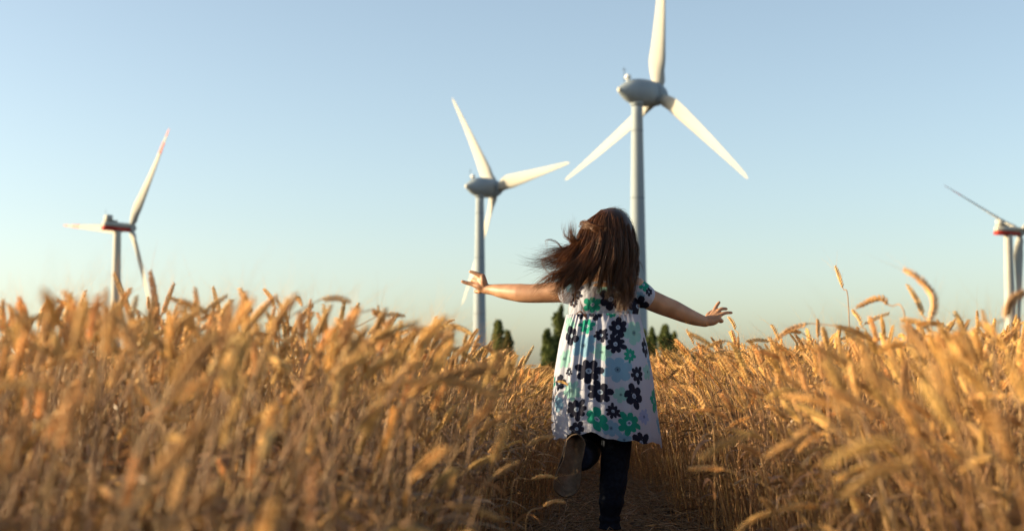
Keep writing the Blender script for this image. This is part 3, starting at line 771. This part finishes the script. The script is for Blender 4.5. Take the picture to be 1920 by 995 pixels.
shoe(G(1083, 812, -.215), G(1056, 932, -.235), (.10, -1, -.15), (1, .16, .2), .044)
shoe(footR + (0, -.055, -.053), footR + (.004, .135, -.053), (0, 0, -1), (1, 0, 0), .036)

# ---- dress: flower print computed per vertex
NAVY, TEAL, PBLUE, PTEAL, LAV = 0, 1, 2, 3, 4
CFL = {NAVY: (.010, .011, .026), TEAL: (.012, .22, .155), PBLUE: (.16, .29, .41), PTEAL: (.21, .38, .36), LAV: (.23, .28, .47)}
BASE = np.array([.37, .38, .465])
def print_pattern(u, v, flowers):
    """u, v in metres; flowers (u, v, R, colour, petals, rot)"""
    col = np.tile(BASE, (len(u), 1))
    for cu, cv, Rr, c, n_, rot in sorted(flowers, key=lambda q: -q[3] if q[3] < 2 else -10 - q[3]):
        du, dv = u - cu, v - cv; m = (np.abs(du) < Rr * 1.1) & (np.abs(dv) < Rr * 1.1)
        if not m.any(): continue
        x, y = du[m], dv[m]; rad = np.hypot(x, y) / Rr; an = np.arctan2(y, x) + rot
        k = np.round(an / (2 * math.pi / n_)); da = an - k * 2 * math.pi / n_
        vary = .90 + .12 * np.sin(k * 2.3 + rot * 5)
        px_, py_ = rad * np.cos(da) / vary, rad * np.sin(da)
        wdt = 1.12 * math.pi / n_ * .52
        ins = (((px_ - .60) / .40) ** 2 + (py_ / (wdt * (.72 + .42 * np.clip(px_, 0, 1)))) ** 2 < 1) | (rad < .30)
        cc = np.array(CFL[c])
        colm = col[m]; colm[ins] = cc
        ring = rad < .19; colm[ring] = (.33, .40, .52) if c < 2 else cc * .62
        if c < 2:
            colm[(rad < .13) & (np.sin(an * 5 + rad * 60) > .1)] = (.05, .07, .13); colm[rad < .05] = (.05, .07, .13)
        else: colm[rad < .07] = (.03, .05, .10)
        col[m] = colm
    return col
def set_col(me, col):
    a = me.color_attributes.new('print', 'FLOAT_COLOR', 'POINT')
    a.data.foreach_set('color', np.concatenate([col, np.ones((len(col), 1))], 1).astype(np.float32).ravel())
M_DRESS = mat('flowered_cotton', rough=.8, spec=.15)
n, l, bb = nodes(M_DRESS)
at = n.new('ShaderNodeAttribute'); at.attribute_name = 'print'; l.new(at.outputs[0], bb.inputs['Base Color'])
wv = n.new('ShaderNodeTexNoise'); wv.inputs['Scale'].default_value = 45; wv.inputs['Detail'].default_value = 5
tc = n.new('ShaderNodeTexCoord'); mp_ = n.new('ShaderNodeMapping'); mp_.inputs['Scale'].default_value = (1, 1, .35); l.new(tc.outputs['Object'], mp_.inputs[0]); l.new(mp_.outputs[0], wv.inputs['Vector']); bump(M_DRESS, wv, .55, .010)
translucent(M_DRESS, .16, at.outputs[0])
# skirt
ZT = G(1130, 590)[2]
def skirt_frame(v):
    """centre, half width, half depth at height fraction v (0 seam, 1 hem)"""
    py = 590 + v * 226
    xl = np.interp(py, [590, 640, 700, 760, 812], [1063, 1049, 1038, 1033, 1033]); xr = np.interp(py, [590, 640, 700, 760, 812], [1199, 1210, 1221, 1229, 1236])
    return py, xl, xr
NU, NVv = 660, 230
def skirt_pt(th, v):
    py, xl, xr = skirt_frame(v)
    cx, hw = (xl + xr) / 2, (xr - xl) / 2
    ct, st = np.cos(th), np.sin(th)                              # th=0 -> right, pi/2 -> back (camera), pi -> left
    gather = np.exp(-v * 7)
    fold = (.055 * v ** .7) * (np.sin(7 * th + .6 + .7 * np.sin(v * 2)) * .55 + .45 * np.sin(11 * th + 2.1) + .25 * np.sin(17 * th + v * 2)) * (1 - .35 * v)
    fold = fold + gather * .035 * np.sin(38 * th + 3 * np.sin(5 * th)) + .012 * np.sin(4 * th + v * 6)
    # two deep left folds that catch the sun
    for c, w_, a_ in ((2.22, .085, .14), (1.93, .07, .12), (1.52, .085, .13), (2.55, .09, .09), (1.05, .08, .07), (1.75, .05, .06), (2.08, .04, .05), (2.38, .045, .06)):
        fold = fold + a_ * np.exp(-((th - c - .10 * v) / w_) ** 2) * np.clip(1.35 - v * 1.2, 0, 1) * np.clip(v * 12, 0, 1)
    rr = 1 + fold
    X = cx + hw * ct * (1 + .45 * fold) ; dep = -(hw / 550) * .80 * st * rr
    dep = dep + .02 * v * (st < 0)
    hemdrop = np.interp(th, [0, .5, 1.0, 1.5, 2.1, 2.7, 3.14, 4.7, 6.3], [14, 13, 9, -3, -6, 2, -8, 6, 14])
    PYv = py + hemdrop * v ** 2 + v ** 3 * (3.5 * np.sin(5 * th + 1) + 2.5 * np.sin(9 * th + .5) + 1.5 * np.sin(16 * th))
    # lifted flap at the left hem
    lean = .03 * v
    return X, PYv, dep - lean
TH, VV = np.meshgrid(np.linspace(0, 2 * math.pi, NU, endpoint=False), np.linspace(0, 1, NVv))
th, vv = TH.ravel(), VV.ravel()
X, PYv, dep = skirt_pt(th, vv)
zz = CAMZ + (697 - PYv) / 550.; xx = (X - 960) / 550.
sk = np.stack([xx, Y0 + dep, zz], -1)
# print coordinates: arc length around the skirt, height down
hw_ = (skirt_frame(vv)[2] - skirt_frame(vv)[1]) / 2 / 550
uu = (th - math.pi / 2) * -hw_ * .93; vz = -(vv * 226) / 550
zf = lambda x, y: (1000 + x / 3.685, 580 + y / 3.685)
FL = []
lst = [(260,185,72,0,5),(455,185,56,0,8),(570,130,80,0,7),(550,243,80,0,8),(762,262,68,0,6),(368,430,104,0,7),(243,432,37,0,8),(182,500,62,0,6),(440,568,94,0,7),(695,440,70,0,8),(665,580,92,0,6),
       (285,692,90,0,8),(525,688,60,0,9),(712,868,86,0,6),(285,825,66,0,6),(325,30,52,0,6),(425,30,62,0,6),(135,605,34,0,6),
       (362,122,62,1,7),(645,315,60,1,8),(822,600,86,1,6),(417,762,94,1,6),(630,757,92,1,8),(530,32,42,1,6),(138,505,50,1,6),
       (338,255,100,2,6),(560,412,112,2,6),(510,800,72,2,6),(850,745,64,2,6),(170,640,60,2,5),(790,350,52,2,6),(735,705,58,4,8),(600,860,60,2,6),
       (682,165,95,3,5),(455,300,72,3,6),(255,562,82,3,8),(580,575,62,3,6),(775,420,62,3,6),(213,342,72,3,6),(243,110,70,3,5)]
rf = np.random.default_rng(3)
for x_, y_, R_, c_, n_ in lst:
    px_, py_ = zf(x_, y_); v_ = (py_ - 590) / 226; _, xl, xr = skirt_frame(np.clip(v_, 0, 1)); q = np.clip((px_ - (xl + xr) / 2) / ((xr - xl) / 2), -.985, .985)
    t_ = math.acos(q); hwm = (xr - xl) / 2 / 550
    rr_ = R_ / 3.685 / 550 * .93 * (1.0 if abs(q) < .7 else 1.1)
    FL.append((-(t_ - math.pi / 2) * hwm * .93, -(v_ * 226) / 550, rr_, c_, n_, rf.random() * 6))
for k in range(63):      # the front, not seen in the photo
    c_ = [0, 3, 1, 0, 2, 4, 0][k % 7]; v_ = (k // 7 + .2 + .6 * rf.random()) / 9; a_ = -1.85 - 2.75 * ((k * 4 % 7) + .2 + .6 * rf.random()) / 7; hwm = .125 + .06 * v_
    FL.append((a_ * hwm * .93, -v_ * .41, rf.uniform(.018, .036), c_, int(rf.integers(5, 9)), rf.random() * 6))
colr = print_pattern(uu, vz, FL)
hem = vv > .965; colr[hem] = colr[hem] * .9
mb = MB(); J, I = np.meshgrid(np.arange(NU), np.arange(NVv - 1)); J, I = J.ravel(), I.ravel(); K = (J + 1) % NU
mb.v.append(sk - GO); mb.n = len(sk); mb.f = [tuple(q) for q in np.stack([I * NU + J, I * NU + K, (I + 1) * NU + K, (I + 1) * NU + J], 1).tolist()]; mb.mi = [0] * len(mb.f)
skirt = mb.build('skirt', M_DRESS, girl); set_col(skirt.data, colr)
# bodice with cap sleeves
b = MB()
ellipsoid(b, G(1132, 566), (.104, .073, .080), nu=28, nv=20)
capsule(b, [(G(1092, 545), .044), (G(1110, 542), .050), (G(1133, 541), .054), (G(1160, 541), .050), (G(1184, 543), .044)])
capsule(b, [(G(1110, 560, -.035), .045), (G(1160, 560, -.035), .045)])
ellipsoid(b, G(1133, 553, .040), (.062, .042, .040))
capsule(b, [(G(1106, 552, .036), .036), (G(1160, 552, .036), .036)])
capsule(b, [(G(1100, 580), .062), (G(1131, 582), .066), (G(1164, 580), .062)])
capsule(b, [(G(1180, 543), .046), (G(1196, 548, .002), .0445), (G(1207, 555, .004), .0425)], 20)
capsule(b, [(G(1088, 546), .046), (G(1074, 547, .002), .0445), (G(1066, 547, .004), .0425)], 20)
bod = remesh(world_to_parent(b, GO), 'bodice', M_DRESS, .0022, 5, girl)
vc = np.empty(len(bod.data.vertices) * 3); bod.data.vertices.foreach_get('co', vc); vc = vc.reshape(-1, 3)
FB = []
zb = lambda x, y: (1000 + x / 4.327, 370 + y / 4.327)
for x_, y_, R_, c_, n_ in [(615,835,105,0,6),(845,885,95,0,6),(888,712,58,1,6),(470,878,78,1,6),(350,800,46,0,6),(700,870,70,0,6),(325,860,38,0,6),(760,690,60,2,6),(860,800,40,2,5),(560,760,60,3,6),(300,740,50,2,6),(640,700,60,2,6),(760,940,50,2,6),(930,770,36,0,6),(780,780,34,3,5)]:
    p_ = G(*zb(x_, y_)) - GO; FB.append((p_[0], p_[2], R_ / 4.327 / 550, c_, n_, rf.random() * 6))
colb = print_pattern(vc[:, 0] * 1.0, vc[:, 2] + .0, FB)
frontm = vc[:, 1] > .01
FF = [(rf.uniform(-.14, .14), rf.uniform(.76, .93), rf.uniform(.018, .036), int(rf.integers(0, 5)), int(rf.integers(5, 8)), rf.random() * 6) for _ in range(26)]
colb[frontm] = print_pattern(vc[frontm, 0], vc[frontm, 2], FF)
set_col(bod.data, colb)
# waist seam and sleeve hems
mb = MB(); a = np.linspace(0, 2 * math.pi, 60, endpoint=False)
# ---- hair
M_HAIR = mat('brown_hair', rough=.38, spec=.55)
n, l, bb = nodes(M_HAIR)
at = n.new('ShaderNodeAttribute'); at.attribute_name = 'tone'
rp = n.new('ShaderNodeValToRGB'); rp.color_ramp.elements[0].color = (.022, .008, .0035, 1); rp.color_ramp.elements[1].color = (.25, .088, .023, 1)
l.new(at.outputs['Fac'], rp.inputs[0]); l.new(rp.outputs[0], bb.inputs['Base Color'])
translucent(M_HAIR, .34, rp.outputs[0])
hv, hf, ht = [], [], []; hn = 0
def strands(P_, tone, r0):
    """P_ (S, n, 3) strand points"""
    global hn
    S, n_, _ = P_.shape
    T = np.gradient(P_, axis=1); T /= np.linalg.norm(T, axis=2)[..., None] + 1e-9
    ref = rf.normal(size=(S, 1, 3)); U = np.cross(T, ref); U /= np.linalg.norm(U, axis=2)[..., None] + 1e-9; V = np.cross(T, U)
    prof = np.interp(np.linspace(0, 1, n_), [0, .1, .7, 1], [.7, 1, .8, .12])[None, :, None, None] * r0[:, None, None, None]
    a = np.arange(3) * 2 * math.pi / 3
    ring = P_[:, :, None] + prof * (np.cos(a)[None, None, :, None] * U[:, :, None] + np.sin(a)[None, None, :, None] * V[:, :, None])
    hv.append(ring.reshape(-1, 3)); ht.append(np.repeat(tone, n_ * 3))
    s, i, j = np.meshgrid(np.arange(S), np.arange(n_ - 1), np.arange(3), indexing='ij'); s, i, j = s.ravel(), i.ravel(), j.ravel(); k = (j + 1) % 3
    o = hn + s * n_ * 3
    hf.append(np.stack([o + i * 3 + j, o + i * 3 + k, o + (i + 1) * 3 + k, o + (i + 1) * 3 + j], 1)); hn += S * n_ * 3
def sheet(guides, count, jit, r=.0007, wav=.004, lenvar=.25, tone=(.0, .8), clump=24):
    """strands between consecutive guides; guides (m, n, 3)"""
    m = len(guides); ns = 16
    Gd = np.array([spline(np.array(g), ns) for g in guides])
    cl = np.sort(rf.random(max(count // clump, 2)) * (m - 1))           # lock centres
    c = cl[rf.integers(0, len(cl), count)]
    s = np.clip(c + rf.normal(size=count) * .03 * (m - 1) / max(m - 1, 1), 0, m - 1 - 1e-6)
    root_s = np.clip(s + rf.normal(size=count) * .25, 0, m - 1 - 1e-6)
    t = np.linspace(0, 1, ns)
    def at_(s_): i = s_.astype(int); f_ = (s_ - i)[:, None, None]; return Gd[i] * (1 - f_) + Gd[np.minimum(i + 1, m - 1)] * f_
    A, B = at_(root_s), at_(s); w_ = np.clip(t * 1.6, 0, 1)[None, :, None]
    Pn_ = A * (1 - w_) + B * w_
    # clump waviness shared by lock + own jitter
    key = (c * 977).astype(int); ph = (key % 628) / 100.
    wave = np.stack([np.sin(t[None] * 9 + ph[:, None]), np.cos(t[None] * 7 + ph[:, None] * 2), np.sin(t[None] * 9 + ph[:, None] * 3)], -1) * wav * t[None, :, None] * 2.2
    own = rf.normal(size=(count, 1, 3)) * jit * (.35 + .65 * t[None, :, None]) + rf.normal(size=(count, 1, 3)) * jit * 1.2 * (t[None, :, None] ** 2)
    own2 = np.sin(t[None, :, None] * (6 + 6 * rf.random((count, 1, 1))) + rf.random((count, 1, 3)) * 6) * jit * .35 * t[None, :, None]
    Pn_ = Pn_ + wave + own + own2
    # varying length
    lockr = ((key * 61) % 97) / 97.
    Lf = 1 - lenvar * (.62 * lockr ** 1.3 + .38 * rf.random(count) ** 1.3)
    idxs = t[None] * Lf[:, None] * (ns - 1); i0 = np.minimum(idxs.astype(int), ns - 2); f_ = (idxs - i0)[..., None]
    ar = np.arange(count)[:, None]
    Pn_ = Pn_[ar, i0] * (1 - f_) + Pn_[ar, i0 + 1] * f_
    locktone = ((key * 37) % 100) / 100.
    tn = tone[0] + (tone[1] - tone[0]) * np.clip(.55 * locktone + .45 * rf.random(count), 0, 1)
    tn = np.where(rf.random(count) < .04, .8, tn)
    strands(Pn_, tn, r * (.7 + .6 * rf.random(count)))
def g(*a): return [G(*q) for q in a]
# scalp hair: right to left over the back of the head and down
main = [
    g((1150, 395, .03), (1178, 412, .02), (1188, 445, -.015), (1191, 480, -.03), (1183, 525, -.075), (1172, 578, -.105)),
    g((1149, 394, .01), (1172, 410, -.04), (1180, 445, -.085), (1180, 490, -.095), (1172, 540, -.105), (1166, 586, -.115)),
    g((1147, 393, -.01), (1162, 408, -.065), (1166, 445, -.108), (1162, 490, -.115), (1156, 535, -.115), (1146, 566, -.115)),
    g((1143, 393, -.02), (1148, 408, -.075), (1148, 445, -.118), (1140, 490, -.125), (1128, 530, -.120), (1116, 548, -.115)),
    g((1140, 393, -.02), (1134, 408, -.075), (1128, 445, -.115), (1116, 488, -.125), (1098, 528, -.125), (1082, 552, -.120)),
    g((1136, 394, -.01), (1120, 410, -.060), (1110, 445, -.095), (1098, 482, -.115), (1078, 518, -.125), (1050, 540, -.130)),
    g((1132, 395, .01), (1108, 414, -.035), (1099, 445, -.065), (1085, 478, -.095), (1060, 504, -.125), (1020, 522, -.140)),
]
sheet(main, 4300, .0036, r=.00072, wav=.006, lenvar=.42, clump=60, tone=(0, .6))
sheet(main[0:6], 900, .005, r=.0007, wav=.009, lenvar=.30, tone=(.0, .65), clump=40)
# sweep to the left
left = [
    g((1130, 396, .0), (1103, 420, -.02), (1096, 450, -.05), (1080, 478, -.10), (1050, 502, -.14), (992, 524, -.15)),
    g((1130, 396, .0), (1100, 422, .0), (1094, 452, -.03), (1076, 478, -.08), (1046, 492, -.12), (982, 502, -.13)),
    g((1128, 398, .02), (1098, 428, .01), (1090, 455, -.01), (1070, 474, -.04), (1036, 483, -.07), (976, 484, -.08)),
    g((1128, 398, .03), (1097, 430, .03), (1086, 458, .02), (1062, 474, .0), (1028, 476, -.02), (974, 474, -.03)),
]
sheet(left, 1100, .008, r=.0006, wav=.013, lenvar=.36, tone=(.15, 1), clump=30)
# low wisps over the left shoulder, sunlit
low = [
    g((1125, 440, -.10), (1105, 480, -.12), (1085, 520, -.13), (1072, 552, -.13), (1066, 596, -.12)),
    g((1125, 440, -.10), (1100, 480, -.12), (1078, 515, -.14), (1060, 540, -.14), (1050, 566, -.14)),
    g((1120, 440, -.10), (1090, 485, -.12), (1062, 520, -.14), (1040, 545, -.14), (1030, 560, -.14)),
    g((1118, 440, -.09), (1080, 490, -.12), (1045, 512, -.14), (1020, 524, -.14), (996, 548, -.14)),
]
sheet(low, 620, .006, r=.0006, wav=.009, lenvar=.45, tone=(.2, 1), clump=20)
right_low = [g((1160, 470, -.11), (1163, 510, -.115), (1165, 550, -.12), (1158, 598, -.12)), g((1170, 470, -.09), (1178, 510, -.10), (1180, 545, -.11), (1172, 590, -.12)),
             g((1178, 465, -.07), (1188, 500, -.08), (1178, 540, -.10), (1160, 575, -.11))]
sheet(right_low, 420, .005, r=.00065, wav=.007, lenvar=.35, tone=(.1, .9), clump=30)
# flick blown upward on the left of the head
up = [
    g((1120, 450, -.06), (1095, 462, -.06), (1083, 455, -.06), (1075, 430, -.05), (1066, 388, -.04)),
    g((1120, 452, -.05), (1092, 466, -.05), (1078, 452, -.05), (1072, 432, -.05), (1090, 414, -.05)),
    g((1118, 455, -.04), (1090, 466, -.04), (1070, 452, -.04), (1056, 430, -.03), (1050, 404, -.02)),
]
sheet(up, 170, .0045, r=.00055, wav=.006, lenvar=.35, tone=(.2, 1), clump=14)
# stray curls
stray = [g((1180, 455, -.05), (1190, 468, -.05), (1190, 480, -.06), (1200, 495, -.06), (1208, 520, -.06)),
         g((1075, 480, -.06), (1040, 478, -.08), (1018, 490, -.08), (1024, 508, -.09), (1050, 512, -.10)),
         g((1080, 470, -.05), (1058, 470, -.05), (1040, 452, -.05), (1024, 452, -.05), (1022, 470, -.05)),
         g((1078, 590, -.12), (1088, 585, -.13), (1100, 598, -.13), (1082, 560, -.13), (1080, 540, -.13))]
for q in stray: sheet([q, [p + np.array([.004, 0, .003]) for p in q]], 9, .0018, r=.0005, wav=.002, lenvar=.3, tone=(.3, 1), clump=5)
# flyaways at the crown, loose lock crossing the back of the head
cross = [g((1085, 424, -.05), (1100, 430, -.08), (1120, 434, -.105), (1142, 440, -.118)), g((1088, 416, -.05), (1105, 424, -.085), (1128, 430, -.11), (1138, 436, -.118)),
         g((1100, 410, -.05), (1118, 418, -.09), (1150, 424, -.11), (1168, 430, -.10))]
sheet(cross, 70, .004, r=.0006, wav=.005, lenvar=.6, tone=(.1, .8), clump=12)
crown = [g((1120, 398, .0), (1130, 391, .0), (1150, 389, .0)), g((1140, 392, .0), (1160, 391, .0), (1178, 402, .0)), g((1150, 392, .0), (1180, 408, .0), (1192, 440, .0))]
sheet(crown, 70, .004, r=.0004, wav=.003, lenvar=.3, tone=(.2, .9), clump=4)
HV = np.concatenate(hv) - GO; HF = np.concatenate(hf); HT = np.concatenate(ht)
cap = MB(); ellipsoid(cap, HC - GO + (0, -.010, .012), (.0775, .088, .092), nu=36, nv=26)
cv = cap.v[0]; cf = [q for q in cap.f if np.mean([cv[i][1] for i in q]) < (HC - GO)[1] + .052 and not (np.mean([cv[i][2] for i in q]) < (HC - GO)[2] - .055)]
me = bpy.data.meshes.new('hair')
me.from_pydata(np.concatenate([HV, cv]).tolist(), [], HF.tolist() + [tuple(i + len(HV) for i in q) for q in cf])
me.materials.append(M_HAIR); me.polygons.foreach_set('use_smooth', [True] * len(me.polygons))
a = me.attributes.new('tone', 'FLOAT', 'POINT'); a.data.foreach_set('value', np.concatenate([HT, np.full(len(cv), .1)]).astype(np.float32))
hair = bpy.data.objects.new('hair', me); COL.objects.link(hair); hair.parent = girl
